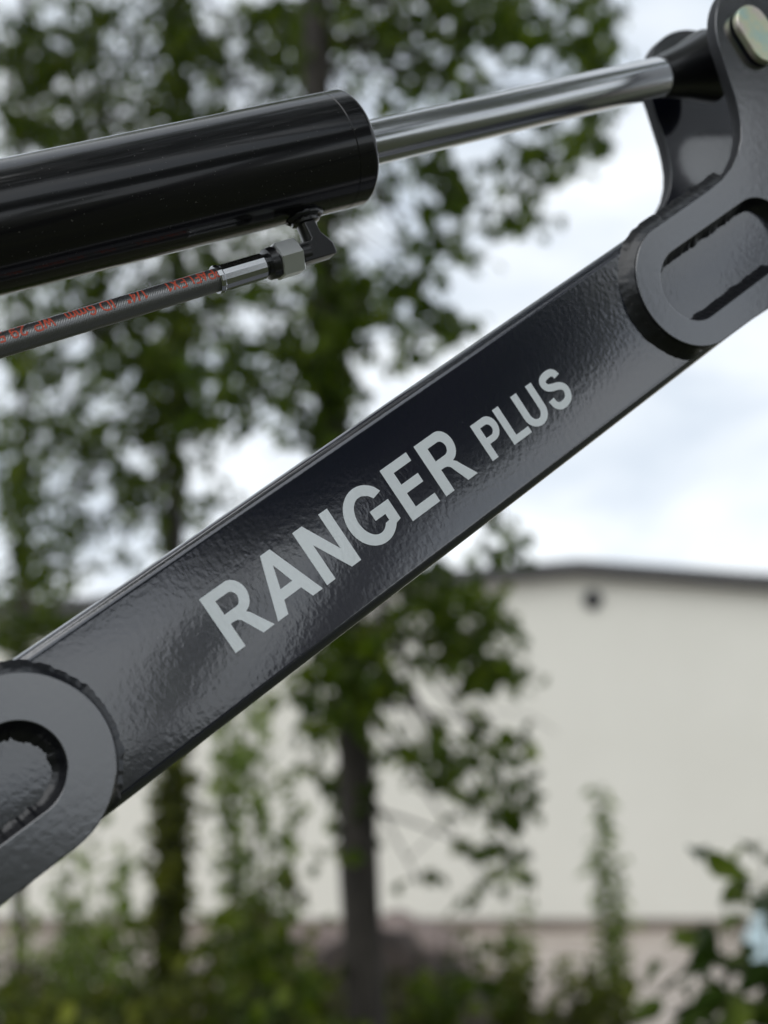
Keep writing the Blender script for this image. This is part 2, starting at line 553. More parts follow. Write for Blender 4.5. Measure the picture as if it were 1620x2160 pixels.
class Plant:
    """collects one plant's wood and leaves; leaves become single parts or one joined part"""
    def __init__(self, root, mat, long=False):
        self.root, self.mat, self.long = root, mat, long
        self.wood, self.leaves, self.single = Buf(), Buf(), []
    def leaf(self, pos, size, single=False, droop=.7, tdir=None):
        M = leaf_matrix(pos - self.root.location, size, droop, tdir)
        if single and len(self.single) < 280:
            self.single.append(M)
            return
        vs_, fs_ = LT_LONG if self.long else LT
        b = len(self.leaves.v)
        self.leaves.v += [M @ Vector(q) for q in vs_]
        self.leaves.f += [tuple(b + i for i in g) for g in fs_]
    def twig(self, pts, r0, r1, sides=4):
        pts = [Vector(q) - self.root.location for q in pts]
        n_ = len(pts) - 1
        self.wood.tube(pts, [r0 + (r1 - r0) * i / n_ for i in range(n_ + 1)], sides)
    def spray(self, c, length, n, size, single=False, droop=.7):
        a = rnd(0, 2 * math.pi)
        d = Vector((math.cos(a), math.sin(a), rnd(-.9, .1))).normalized()
        p0 = c - d * length * .5
        pts = [p0, c + Vector((0, 0, .03 * length)), c + d * length * .5 - Vector((0, 0, .14 * length))]
        self.twig(pts, .0028, .0012, 3)
        for k in range(n):
            q = k / max(1, n - 1)
            w = pts[0].lerp(pts[1], q * 2) if q < .5 else pts[1].lerp(pts[2], q * 2 - 1)
            self.leaf(w + Vector((rnd(-.02, .02), rnd(-.02, .02), rnd(-.02, .01))), size * rnd(.7, 1.15), single, droop, d)
        return p0
    def finish(self, wood_name, wood_mat, crown='crown'):
        if self.wood.v:
            o = obj(wood_name, self.wood.mesh(wood_name, True, False), wood_mat, self.root)
            if wood_name != 'stem':
                o['kind'] = 'stuff'
        if self.leaves.v:
            o = obj(crown, self.leaves.mesh(crown, False, False), self.mat, self.root, kind='stuff')
        for M in self.single:
            o = bpy.data.objects.new('leaf', leaf_mesh(self.mat, self.long))
            link(o, self.root)
            o.matrix_basis = M

def high_crown(pl, c, rx, ry, rz, n, leaf=.12):
    """the crown going on above what the photograph shows"""
    for k in range(n):
        while True:
            a = Vector((rnd(-1, 1), rnd(-1, 1), rnd(-1, 1)))
            if a.length < .8 + .25 * noise.noise(a * 2 + Vector(c)):
                break
        pl.spray(Vector((c[0] + a.x * rx, c[1] + a.y * ry, c[2] + a.z * rz)), .4, 6, leaf)
def limb_to(pl, a, b, r0, r1, sag=0.12):
    a, b = Vector(a), Vector(b)
    L = (b - a).length
    m_ = a.lerp(b, .45) + Vector((rnd(-.06, .06) * L, rnd(-.06, .06) * L, sag * L))
    pts = []
    for i in range(7):
        q = i / 6
        pts.append(a * (1 - q) ** 2 + m_ * 2 * q * (1 - q) + b * q * q)
    pl.twig(pts, r0, r1, 5)

def tree(label, Y, trunk_px, r0, r1, clumps, mat, leaf=.08, depth=.5, group=None, seed=1, name='poplar_tree'):
    """trunk_px: the trunk's line from the ground up; clumps: where its sprays hang (x, y, half width, half height, cover, single leaves)"""
    random.seed(seed)
    base = at(*trunk_px[0], Y)
    root = thing(name, label, 'tree', (base.x, Y, -.03), group)
    pl = Plant(root, mat)
    pts = [Vector((base.x, Y, -.1))] + [at(x, y, Y) for x, y in trunk_px[1:]]
    fine = []
    for i in range(len(pts) - 1):
        for k in range(8):
            q = pts[i].lerp(pts[i + 1], k / 8)
            fine.append(q + Vector((noise.noise(q * 1.3) * .03, noise.noise(q * 1.7) * .03, 0)))
    fine.append(pts[-1])
    rad = []
    for i, q in enumerate(fine):
        s = i / (len(fine) - 1)
        rad.append((r0 + (r1 - r0) * s) * (1 + .08 * noise.noise(q * 3)) + (.05 * max(0, 1 - q.z / .4) if q.z < .4 else 0))
    B = Buf()
    B.tube([q - root.location for q in fine], rad, 14)
    obj('trunk', B.mesh('trunk', True), M_BARK, root)
    lp = FPX * leaf / Y
    la = lp * lp * .62 * .34
    for c in clumps:
        x, y, rx, ry, cov = c[:5]
        single = len(c) > 5 and c[5]
        cov = cov * (1.5 if single else (1.14 if seed == 9 else 1.02) if cov > .5 else .7)
        n_sp = max(1, int(round(cov * math.pi * rx * ry / la / 6.5)))
        Yc = Y + rnd(-depth, depth)
        ctr = at(x, y, Yc)
        starts = [q for q in fine if q.z > ctr.z + .15 and q.z < ctr.z + 1.2] or fine[-1:]
        st = random.choice(starts)
        if rx > 30 or single:
            limb_to(pl, st, ctr, .011, .004, .06)
        for k in range(n_sp):
            while True:
                a, b2 = rnd(-1, 1), rnd(-1, 1)
                if a * a + b2 * b2 < 1:
                    break
            pos = at(x + a * rx, y + b2 * ry, Yc + rnd(-.35, .35))
            p0 = pl.spray(pos, rnd(.16, .32), random.choice((5, 6, 7, 8)), leaf, single)
            if random.random() < .3:
                limb_to(pl, ctr, p0, .005, .0025, .05)
    return root, pl

# tree with the plain dark trunk right of the middle
clA = [
 (950, 40, 300, 100, 1.5), (800, 20, 120, 60, 1.2), (1120, 30, 150, 60, 1.1), (930, 180, 85, 70, 1.25), (1250, 60, 42, 130, 2.4), (1050, 190, 90, 60, .5), (1200, 190, 90, 50, .8),
 (1160, 240, 120, 40, .8), (760, 240, 60, 80, .35), (700, 120, 40, 120, .9), (840, 120, 60, 60, .5),
 (1228, 285, 56, 26, 2.8), (1150, 335, 66, 36, 2.3), (1105, 400, 26, 50, 2.2), (1085, 500, 14, 50, 1.5), (1110, 450, 20, 20, 1.2),
 (930, 400, 52, 110, 1.9), (960, 500, 40, 40, 1.4), (1012, 440, 18, 70, 1.2), (830, 390, 44, 26, 1.5), (1035, 315, 16, 26, 1.6), (860, 545, 50, 50, 1.8), (900, 340, 110, 24, 1.1),
 (700, 500, 44, 130, 1.9), (690, 720, 60, 130, 2.0), (715, 640, 60, 60, 1.6), (880, 600, 40, 50, .8),
 (770, 660, 60, 40, 1.3), (900, 650, 55, 34, 1.3), (965, 690, 45, 36, 1.6), (890, 745, 28, 32, 1.6), (780, 590, 24, 50, .8), (860, 700, 30, 30, 1.0),
 (560, 720, 60, 40, 1.5), (520, 860, 90, 36, 1.6), (470, 800, 50, 60, 1.4), (640, 780, 40, 90, 1.4), (600, 900, 30, 30, 1.0), (560, 600, 50, 50, .8), (600, 650, 50, 40, .6),
 (690, 880, 46, 90, 2.0), (780, 720, 20, 20, .6),
 (1058, 1125, 26, 50, 1.9), (1000, 1175, 24, 30, .8), (955, 1290, 110, 70, 2.0), (1000, 1390, 72, 44, 1.8, 1), (900, 1230, 60, 60, 1.6), (1050, 1300, 24, 30, 1.2), (1085, 1420, 18, 12, 1.4, 1),
 (745, 1370, 80, 90, 1.8), (735, 1480, 55, 60, 1.6), (800, 1320, 60, 30, 1.2), (730, 1600, 38, 80, 1.7), (725, 1700, 34, 70, 1.5), (722, 1500, 46, 70, 1.2), (735, 1790, 26, 40, 1.0), (830, 1400, 18, 30, 1.0), (800, 1440, 30, 24, .9, 1),
 (920, 1560, 56, 22, 1.1, 1), (885, 1580, 24, 26, 1.2, 1), (920, 1610, 34, 34, 1.0, 1), (940, 1660, 26, 30, .9, 1), (1040, 1530, 40, 22, .9, 1), (1040, 1590, 24, 40, 1.0, 1), (1105, 1570, 26, 24, .9, 1),
 (1085, 1690, 36, 40, 1.3, 1), (1010, 1690, 40, 26, .8, 1), (1060, 1660, 30, 30, .8, 1), (1010, 1800, 44, 30, .9, 1), (1090, 1830, 36, 34, 1.0, 1), (880, 1850, 14, 12, 1.3, 1), (1010, 1840, 24, 20, .7, 1), (640, 1480, 50, 50, .9), (660, 1590, 40, 50, .7), (650, 1400, 60, 50, 1.0),
]
rootA, plA = tree('tall leafy tree with a bare dark trunk, in front of the cream wall', 6.5,
    [(775, 2460), (764, 1950), (752, 1560), (700, 900), (676, 300), (655, -300), (640, -900)], .088, .055, clA, M_LEAF, leaf=.074, seed=5, group=None)
plA.twig([at(860, 1812, 6.1), at(925, 1750, 6.1), at(1005, 1672, 6.1)], .004, .003)
plA.twig([at(1040, 1500, 6.3), at(1120, 1510, 6.3), at(1175, 1545, 6.3)], .003, .002)
high_crown(plA, (-.1, 6.3, 8.8), 2.2, 2.2, 2.6, 520)
plA.finish('branch', M_BARK)

clB = [
 (200, 200, 220, 210, .40), (520, 180, 200, 190, .42), (200, 720, 210, 200, .42), (500, 650, 180, 160, .40), (160, 1040, 170, 180, .34), (420, 900, 60, 180, .3),
 (370, 60, 46, 140, 2.0), (372, 260, 48, 120, 1.8), (375, 600, 44, 120, 1.6), (378, 850, 42, 150, 1.9), (370, 1080, 36, 100, 1.9), (368, 1250, 30, 60, 1.2),
 (120, 130, 190, 150, .80), (260, 60, 100, 80, .6), (230, 250, 130, 60, .9), (60, 300, 90, 60, 1.0), (560, 200, 130, 110, .95), (480, 90, 80, 70, .7), (600, 60, 80, 80, .95), (450, 270, 90, 40, 1.5), (660, 250, 60, 60, 1.2), (650, 100, 40, 120, 1.2), (560, 330, 90, 30, 1.1), (180, 290, 60, 30, 1.3),
 (300, 620, 100, 50, 1.0), (120, 620, 110, 60, .8), (440, 600, 70, 60, .9), (550, 560, 90, 40, .9), (300, 760, 100, 46, 1.7), (180, 790, 100, 40, 1.2), (60, 760, 70, 60, .9), (250, 700, 80, 40, 1.1), (450, 700, 60, 40, 1.1), (480, 780, 70, 30, 1.3),
 (300, 880, 60, 70, 1.0), (60, 930, 70, 80, .9), (180, 930, 80, 60, .75), (250, 1000, 90, 60, .6), (60, 1080, 60, 70, 1.0), (140, 1080, 40, 60, .9), (300, 1080, 40, 80, .6), (40, 1200, 50, 60, .9), (100, 1180, 60, 50, .7), (230, 1130, 50, 40, .5), (250, 1200, 50, 40, .4), (450, 1000, 30, 60, .25), (130, 1250, 20, 50, .9),
 (600, 480, 80, 40, 1.0), (540, 640, 30, 30, .9), (600, 740, 40, 40, .9),
]
rootB, plB = tree('leafy tree with a thin trunk wrapped in foliage, left of the bare-trunked tree', 8.2,
    [(372, 2330), (372, 1900), (372, 1300), (372, 700), (365, 0), (360, -700)], .05, .035, clB, M_LEAF_B, leaf=.068, seed=9, depth=.7)
high_crown(plB, (-1.7, 7.6, 10.0), 2.2, 2.4, 2.9, 520)
plB.finish('branch', M_BARK)

clC = [(70, 1330, 120, 50, 1.7), (180, 1370, 80, 40, 1.5), (30, 1260, 40, 50, 1.1), (60, 460, 90, 120, .8), (40, 160, 80, 160, .7), (250, 440, 120, 60, .9), (500, 430, 130, 60, .9), (650, 400, 80, 60, .9),
       (130, 860, 100, 100, .5), (20, 1000, 40, 120, 1.0), (90, 1450, 100, 60, .6), (430, 500, 100, 50, .7), (200, 180, 120, 100, .4), (560, 60, 100, 90, .5), (790, 60, 100, 70, .6), (20, 680, 50, 100, .7)]
rootC, plC = tree('dark leafy tree farthest back, at the left edge behind the two others', 12.0,
    [(40, 2110), (40, 1700), (48, 1200), (55, 600), (50, -200)], .05, .035, clC, M_LEAF_B, leaf=.075, seed=21, depth=.9)
plC.finish('branch', M_BARK)

# ------------------------------------------------------------------ saplings, weeds and bushes
def shrub(name, label, cat, px, Y, h, w, n_stem, mat, leaf, seed, per=16, single=False, long=False, group=None, bare=.15, lean=0):
    random.seed(seed)
    b = at(px, 1743, Y)
    root = thing(name, label, cat, (b.x, Y, -.03), group)
    pl = Plant(root, mat, long)
    for k in range(n_stem):
        a = rnd(0, 2 * math.pi)
        top = Vector((b.x + math.cos(a) * w * rnd(.2, 1) + lean, Y + math.sin(a) * w * rnd(.2, 1), h * rnd(.6, 1)))
        st = Vector((b.x + math.cos(a) * w * .2, Y + math.sin(a) * w * .2, -.05))
        mid = st.lerp(top, .5) + Vector((rnd(-.05, .05), rnd(-.05, .05), .08 * h))
        pts = [st, st.lerp(mid, .6), mid, mid.lerp(top, .6), top]
        pl.twig(pts, .006 + .003 * h, .0018, 5)
        for j in range(per):
            q = bare + (1 - bare) * (j + rnd(0, 1)) / per
            i = min(3, int(q * 4))
            pos = pts[i].lerp(pts[i + 1], q * 4 - i)
            d = Vector((rnd(-1, 1), rnd(-1, 1), rnd(-.3, .5))) * leaf * .8
            pl.twig([pos, pos + d], .0015, .001, 3)
            pl.leaf(pos + d, leaf * rnd(.65, 1.15), single, .35)
    pl.finish('stem', M_STEM, 'foliage')
    return root

def dome(name, label, cat, px, Y, h, w, n, mat, leaf, seed, mat_twig=None):
    """a tangled bush: arching shoots and leaves filling an uneven dome"""
    random.seed(seed)
    b = at(px, 1743, Y)
    root = thing(name, label, cat, (b.x, Y, -.03))
    pl = Plant(root, mat)
    for k in range(n):
        a, e_ = rnd(0, 2 * math.pi), math.acos(rnd(0, 1))
        q = Vector((math.cos(a) * math.sin(e_), math.sin(a) * math.sin(e_), math.cos(e_)))
        q *= (.62 + .5 * noise.noise(q * 1.9 + Vector((seed, 0, 0)))) * rnd(.45, 1.15) ** .5 * 1.25
        pos = Vector((b.x + q.x * w, Y + q.y * w, max(.05, q.z * h)))
        pl.spray(pos, rnd(.15, .32), random.choice((4, 5, 6, 7)), leaf, droop=.4)
        if k % 5 == 0:
            limb_to(pl, (b.x + rnd(-.1, .1), Y + rnd(-.1, .1), -.03), pos, .007, .002, .3)
    pl.finish('stem', M_STEM, 'foliage')
# bottom left thicket, each bush its own
dome('leafy_bush', 'broad yellowish-green bush at the bottom left corner', 'bush', 70, 5.4, .92, .70, 150, M_LEAF_Y, .085, 31)
dome('leafy_bush', 'low bright-leaved bush at the foot of the picture, right of the corner bush', 'bush', 270, 4.9, .84, .50, 110, M_LEAF_Y, .08, 32)
dome('leafy_bush', 'olive bush in front of the foliage-wrapped trunk', 'bush', 400, 7.0, 1.22, .75, 190, M_LEAF_Y, .08, 33)
dome('leafy_bush', 'dark bush between the two trunks', 'bush', 575, 6.4, 1.12, .62, 170, M_LEAF_B, .08, 34)
dome('leafy_bush', 'dark-leaved bush at the foot of the bare dark trunk', 'bush', 735, 5.7, .98, .42, 120, M_LEAF, .08, 35)
dome('leafy_bush', 'small dark bush right of the bare dark trunk', 'bush', 920, 7.4, 1.08, .42, 90, M_LEAF, .08, 36)
dome('leafy_bush', 'low olive bush at the foot of the picture, right of the soil heap', 'bush', 1120, 6.2, .80, .36, 80, M_LEAF_Y, .075, 53)
shrub('sapling', 'spindly sapling with pale yellow-green leaves between the two trunks', 'sapling', 548, 7.4, 2.35, .42, 12, M_LEAF_L, .075, 37, 34, bare=.3)
shrub('sapling', 'dense young sapling hiding the lower part of the thin trunk', 'sapling', 372, 7.7, 2.3, .13, 15, M_LEAF_Y, .075, 38, 44, bare=.2)
shrub('sapling', 'loose pale green sapling left of the thin trunk', 'sapling', 245, 7.6, 1.45, .55, 12, M_LEAF_L, .075, 39, 26, bare=.2)
shrub('sapling', 'sparse sapling against the cream wall under the boom, at the left edge', 'sapling', 90, 8.4, 1.6, .6, 9, M_LEAF_L, .075, 40, 26, bare=.2)
shrub('tall_weed', 'tall thin pale green weed standing against the cream wall', 'weed', 1288, 9.5, 1.78, .13, 9, M_LEAF_L, .085, 41, 30, long=True, bare=.12, lean=-.05)
shrub('tall_weed', 'short pale weed under the hanging leaves', 'weed', 1085, 10.5, 1.25, .14, 6, M_LEAF_L, .08, 42, 20, long=True, bare=.3)
shrub('tall_weed', 'leafy weed clump low on the pale gravel', 'weed', 1130, 8.0, .95, .34, 18, M_LEAF_Y, .08, 43, 26, bare=.15)
shrub('tall_weed', 'small weed clump at the foot of the tall thin weed', 'weed', 1265, 8.6, .8, .2, 10, M_LEAF_Y, .075, 44, 22)
bush = shrub('broadleaf_bush', 'dark broad-leaved bush reaching in from the right edge', 'bush', 1600, 4.1, 1.54, .30, 10, M_LEAF_D, .135, 50, 20, single=True, bare=.35, long=True)
shrub('leafy_bush', 'yellowish low bush under the dark broad-leaved bush', 'bush', 1540, 4.8, 1.05, .32, 16, M_LEAF_Y, .075, 51, 22, long=True)

# weeds covering the soil
random.seed(77)
B = Buf()
for k in range(3200):
    Y = rnd(4.2, 11)
    x = rnd(-.32, .17) * Y
    if x > -.02 * Y and random.random() < .7:
        continue
    p = Vector((x, Y, rnd(0, .5) ** 1.4))
    M = leaf_matrix(p, rnd(.05, .09), .3)
    b0 = len(B.v)
    B.v += [M @ Vector(q) for q in LT_LONG[0]]
    B.f += [tuple(b0 + i for i in g) for g in LT_LONG[1]]
for k in range(6500):
    Y = rnd(6.2, 10.8)
    px = rnd(-60, 1010)
    q = at(px, 1743, Y)
    h = (.62 + .34 * noise.noise((q.x * 1.4, Y * .8, 2.2))) * (1.0 if px < 880 else (1010 - px) / 130)
    M = leaf_matrix(Vector((q.x, Y, h * rnd(.1, 1) ** .7)), rnd(.05, .09), .3)
    b0 = len(B.v)
    B.v += [M @ Vector(w) for w in LT_LONG[0]]
    B.f += [tuple(b0 + i for i in g) for g in LT_LONG[1]]
for k in range(420):
    Y = rnd(6.2, 10.8)
    q = at(rnd(-60, 960), 1743, Y)
    a = Vector((q.x + rnd(-.2, .2), Y + rnd(-.2, .2), rnd(.4, .95)))
    B.tube([(q.x, Y, -.03), Vector((q.x, Y, 0)).lerp(a, .55) + Vector((0, 0, .08)), a], [.005, .004, .002], 4)
obj('undergrowth', B.mesh('undergrowth', False, False), M_LEAF_U, kind='stuff')

# trees behind the photographer, seen only mirrored in the black paint
def back_tree(label, az, dist, z0, z1, rw, seed, n, trunk=.1, leaf=.13):
    random.seed(seed)
    c = Vector((math.sin(R(az)) * dist, .8 + math.cos(R(az)) * dist, 0))
    root = thing('garden_tree', label, 'tree', (c.x, c.y, -.03), 'trees behind the photographer')
    pl = Plant(root, M_LEAF_B)
    B = Buf()
    B.tube([(0, 0, -.1), (.05, .03, z0 * .6), (0, 0, (z0 + z1) / 2), (0, 0, z1 - .1)], [trunk, trunk * .85, trunk * .5, .02], 10)
    obj('trunk', B.mesh('trunk', True), M_BARK, root)
    for k in range(n):
        while True:
            a = Vector((rnd(-1, 1), rnd(-1, 1), rnd(-1, 1)))
            if .2 < a.length < 1 and a.length + .25 * noise.noise(a * 2.5 + Vector((seed, 0, 0))) < .95:
                break
        pos = Vector((c.x + a.x * rw, c.y + a.y * rw, (z0 + z1) / 2 + a.z * (z1 - z0) / 2))
        pl.spray(pos, .5, 6, leaf)
    pl.finish('branch', M_BARK)
LBL = 'leafy garden tree behind the photographer'
for az_, d_, lo_, hi_, rw_, sd_, n_, tr_ in ((126.5, 11.0, 3.75, 7.4, 1.30, 61, 1150, .1), (137, 11.4, 4.0, 7.6, 1.35, 66, 1150, .07), (148, 11.0, 3.9, 7.5, 1.4, 67, 900, .07), (137.5, 9.0, 1.7, 3.3, .26, 62, 45, .03),
                                   (95, 14.0, 1.5, 5.2, 2.6, 63, 420, .1), (163, 12.0, 1.2, 7.4, 2.0, 64, 620, .1), (185, 13.0, 1.0, 7.0, 2.4, 65, 520, .1)):
    back_tree(LBL, az_, d_, lo_, hi_, rw_, sd_, n_, tr_)
# a tree nearer the loader, mirrored in the top of the fork
back_tree(LBL, 112, 5.6, 4.75, 8.6, 1.5, 68, 520, .09)
# a big tree whose boughs hang over the loader
random.seed(71)
root = thing('shade_tree', 'big shade tree behind the photographer with boughs over the loader', 'tree', (4.2, -2.6, -.03))
pl = Plant(root, M_LEAF_B)
B = Buf()
B.tube([(0, 0, -.1), (.05, -.05, 2.2), (-.1, .1, 4.6), (-.4, .3, 6.8)], [.26, .2, .15, .08], 14)
obj('trunk', B.mesh('trunk', True), M_BARK, root)
for k in range(1150):
    while True:
        a, b2 = rnd(-1, 1), rnd(-1, 1)
        if a * a + b2 * b2 < .9 + .3 * noise.noise((a * 2, b2 * 2, 3)):
            break
    pos = Vector((1.15 + .766 * 2.0 * a + .643 * 2.7 * b2, -.15 - .643 * 2.0 * a + .766 * 2.7 * b2, 5.9 + rnd(-.5, .5)))
    if pos.y > 1.7:
        continue
    pl.spray(pos, .5, 6, .13)
for k in range(9):
    b2 = -1 + k / 4
    limb_to(pl, (4.1, -2.5, 4.6), (1.15 + .643 * 2.2 * b2, -.15 + .766 * 2.0 * b2, 5.9), .06, .015, .1)
pl.finish('branch', M_BARK)

# ------------------------------------------------------------------ the loader
ORIG = Vector((-0.03416667, 0.80645251, 1.64992141))
D = Vector((0.71902231, 0.33528561, 0.60876143))
V = Vector((-0.55172522, -0.2572737, 0.79335334))
NN = Vector((0.42261826, -0.90630779, 0.0))
FR = Matrix((D, V, NN)).transposed().to_4x4()
FR.translation = ORIG
H = Vector((0.90630779, 0.42261826, 0))
loader = thing('loader', 'black steel loader arm with grey lettering, a hydraulic cylinder above it and a printed hose', 'loader', (ORIG.x - .42 * .906, ORIG.y - .42 * .4226, -.03))
LB = Matrix.Translation(-loader.location) @ FR

# boom: rectangular steel tube with rounded corners, in boom coordinates (u along, v up, n towards the photographer), metres
def two_tone(me):
    me.materials.append(M_PLATE)
    me.materials.append(M_EDGE)
    for q in me.polygons:
        q.material_index = 1 if abs(q.normal.z) < .45 else 0
def rrect(v0, v1, n0, n1, r, seg=8):
    return arc(v1 - r, n1 - r, r, 0, 90, seg) + arc(v0 + r, n1 - r, r, 90, 180, seg) + arc(v0 + r, n0 + r, r, 180, 270, seg) + arc(v1 - r, n0 + r, r, 270, 360, seg)
prof = rrect(-45.2, 46.8, -70, 0, 6.2)
prof = [(v_ - max(0, -n_ - 7.5) / 62.5 * 5.0 if v_ > 30 else v_, n_) for v_, n_ in prof]
us = [-430, -300, -150, 0, 150, 300, 430]
B = Buf()
m_ = len(prof)
for u in us:
    B.v += [Vector((u, v_, n_)) * .001 for v_, n_ in prof]
for i in range(len(us) - 1):
    for k in range(m_):
        k2 = (k + 1) % m_
        B.f.append((i * m_ + k, i * m_ + k2, (i + 1) * m_ + k2, (i + 1) * m_ + k))
B.f += [tuple(range(m_)), tuple((len(us) - 1) * m_ + k for k in range(m_))]
me = B.mesh('boom')
smooth_by_angle(me, 40)
boom = obj('boom', me, M_PAINT, loader, basis=LB)
boom['label'] = 'straight black box-section arm with grey capital lettering on its side'

# lettering ---------------------------------------------------------
T, Bt = 17.3, -17.3
def gl_R(x, w):
    st, k = 6.9, w / 27.6
    bx = x + 16.7 * k                    # centre of the bowl's round
    outer = [(x, Bt), (x + st, Bt), (x + st, -3.1), (x + 9.6, -3.1), (x + 11.6, -3.6), (x + 13.3, -5.0), (x + w - 8.0, Bt), (x + w, Bt), (x + w - 5.8, -7.6), (x + w - 7.6, -4.3), (x + w - 9.4, -2.5)]
    outer += arc(bx, 7.4, 8.5 * k, -72, 90, 20, 9.9) + [(x, T)]
    inner = [(x + st, 2.8)] + arc(x + 15.2 * k, 7.15, 3.7, -90, 90, 14, 4.35) + [(x + st, 11.5)]
    return [outer, inner]
def gl_R2(x, w):
    return gl_R(x, w)
def gl_G():
    cx, rx, ry = 36.4, 16.0, 17.9
    o = arc(cx, 0, rx, 40, 316, 48, ry)
    i = arc(cx, 0, 8.7, 312, 72, 36, 11.9)
    return [[(50.4, 8.0)] + o + [(51.7, -11.6), (51.7, 1.6), (37.4, 1.6), (37.4, -4.5), (45.0, -4.5), (45.0, -8.6)] + i + [(42.0, 9.6), (43.6, 7.6), (44.2, 6.6)]]
def poly(*pts):
    return [list(pts)]
letters = [
    ('R', gl_R(-75.6, 27.6)),
    ('A', [[(-45.6, Bt), (-38.2, Bt), (-35.5, -9.7), (-23.2, -9.7), (-20.1, Bt), (-12.8, Bt), (-26.1, T), (-33.0, T)], [(-33.9, -3.9), (-29.7, 9.2), (-25.3, -3.9)]]),
    ('N', poly((-9.6, Bt), (-3.2, Bt), (-3.2, 5.2), (9.3, Bt), (16.3, Bt), (16.3, T), (9.8, T), (9.8, -5.4), (-2.6, T), (-9.6, T))),
    ('G', gl_G()),
    ('E', poly((57.2, Bt), (79.4, Bt), (79.4, -11.5), (64.0, -11.5), (64.0, -2.2), (77.3, -2.2), (77.3, 3.6), (64.0, 3.6), (64.0, 11.6), (78.2, 11.6), (78.2, T), (57.2, T))),
    ('R', gl_R(84.5, 26.6)),
    ('P', [[(124.2, -17.0), (129.2, -17.0), (129.2, -7.8)] + [(133.5, -7.8)] + arc(134.2, 0.05, 6.9, -85, 90, 18, 7.75) + [(124.2, 7.8)],
           [(129.2, -3.7)] + arc(133.3, -.3, 3.2, -90, 90, 12, 3.5) + [(129.2, 3.2)]]),
    ('L', poly((143.2, -17.0), (158.6, -17.0), (158.6, -12.7), (148.2, -12.7), (148.2, 7.8), (143.2, 7.8))),
    ('U', [[(159.2, 7.8), (159.2, -8.3)] + arc(168.3, -8.3, 9.1, 180, 360, 24, 9.0) + [(177.4, 7.8), (172.4, 7.8), (172.4, -8.2)] + arc(168.3, -8.2, 4.1, 0, -180, 16, 4.6) + [(164.2, 7.8)]]),
]
def gl_S(x0, s=1.0):
    cx = x0 + 8.6
    # centre line of the S, thickened
    line = [(cx + 5.9, 1.6), (cx + 5.3, 3.9), (cx + 3.2, 5.6), (cx, 5.9), (cx - 3.4, 5.3), (cx - 5.5, 3.5), (cx - 5.6, 1.0), (cx - 4.0, -1.2), (cx - .6, -2.7),
            (cx + 3.4, -4.0), (cx + 6.0, -6.2), (cx + 6.6, -9.2), (cx + 5.2, -12.6), (cx + 2.4, -14.4), (cx - 1.0, -14.9), (cx - 4.2, -14.2), (cx - 6.2, -12.0), (cx - 6.8, -8.3)]
    w = 2.35
    L_, R_ = [], []
    # resample by Catmull-Rom
    fine = []
    for i in range(len(line) - 1):
        p0, p1, p2, p3 = (Vector(line[max(0, i - 1)]), Vector(line[i]), Vector(line[i + 1]), Vector(line[min(len(line) - 1, i + 2)]))
        for k in range(4):
            q = k / 4
            fine.append(.5 * ((2 * p1) + (p2 - p0) * q + (2 * p0 - 5 * p1 + 4 * p2 - p3) * q * q + (3 * p1 - p0 - 3 * p2 + p3) * q ** 3))
    fine.append(Vector(line[-1]))
    for i, q in enumerate(fine):
        t_ = (fine[min(i + 1, len(fine) - 1)] - fine[max(i - 1, 0)]).normalized()
        nrm = Vector((-t_.y, t_.x))
        L_.append(tuple(q + nrm * w))
        R_.append(tuple(q - nrm * w))
    return [L_ + R_[::-1]]
letters.append(('S', gl_S(181.6)))
for ch, loops in letters:
    me = flat('letter', loops, 0.05, 0.22)
    o = obj('letter', me, M_LETTER, boom)
    o['label'] = 'grey capital letter %s' % ch

# reinforcing plates ------------------------------------------------
def stadium(u0, u1, vc, r, n=28):
    return arc(u1 - r, vc, r, -90, 90, n) + arc(u0 + r, vc, r, 90, 270, n)
PT = 10.0
plate_l = flat('end_plate', [stadium(-345, -155.3, 1.0, 47.2), stadium(-290, -180.6, 1.2, 24.0)], 0.0, PT, 0.7)
two_tone(plate_l)
smooth_by_angle(plate_l, 40)
pl_l = obj('end_plate', plate_l, M_PLATE, boom)
pl_l['label'] = 'rounded side plate with a slot at the lower end of the boom'
# forked end plate: boom strap on the left, rising to a round head at the rod pin
def fork_outline(notch=False):
    pts = arc(318.6, .2, 43.2, 262, 98, 40)                      # round left end, from bottom to top
    pts += [(345, 43.0), (372, 43.2)]
    pts += [(388, 44.2), (401, 47.0), (413, 52.4), (422, 59.0), (429, 67), (434, 75.5), (438.5, 85)]
    pts += arc(497, 102, 50, 166, -20, 36)
    if notch:
        pts = pts[:-6] + [(600, 96), (600, 58), (582, 61), (560, 71), (543, 79), (528, 80.5), (516, 77), (508.5, 69), (505.5, 60), (507, 50), (514, 41), (528, 36), (560, 30)]
    else:
        pts += [(556, 60)]
    pts += [(572, 10), (566, -26), (548, -48), (520, -58), (470, -60), (430, -53), (395, -46), (345, -43.2)]
    return pts
front = flat('fork_plate', [fork_outline(True), stadium(293.6, 417.5, -.6, 24.2)], 0.0, PT, .7)
two_tone(front)
smooth_by_angle(front, 40)
fp = obj('fork_plate', front, M_PLATE, boom)
fp['label'] = 'near side plate with a long slot, rising to the rod pin'
back = flat('fork_plate', [fork_outline()], -80.0, -70.0, .7)
two_tone(back)
smooth_by_angle(back, 40)
bp = obj('fork_plate', back, M_PLATE, boom)
bp['label'] = 'far side plate of the fork, behind the rod end'

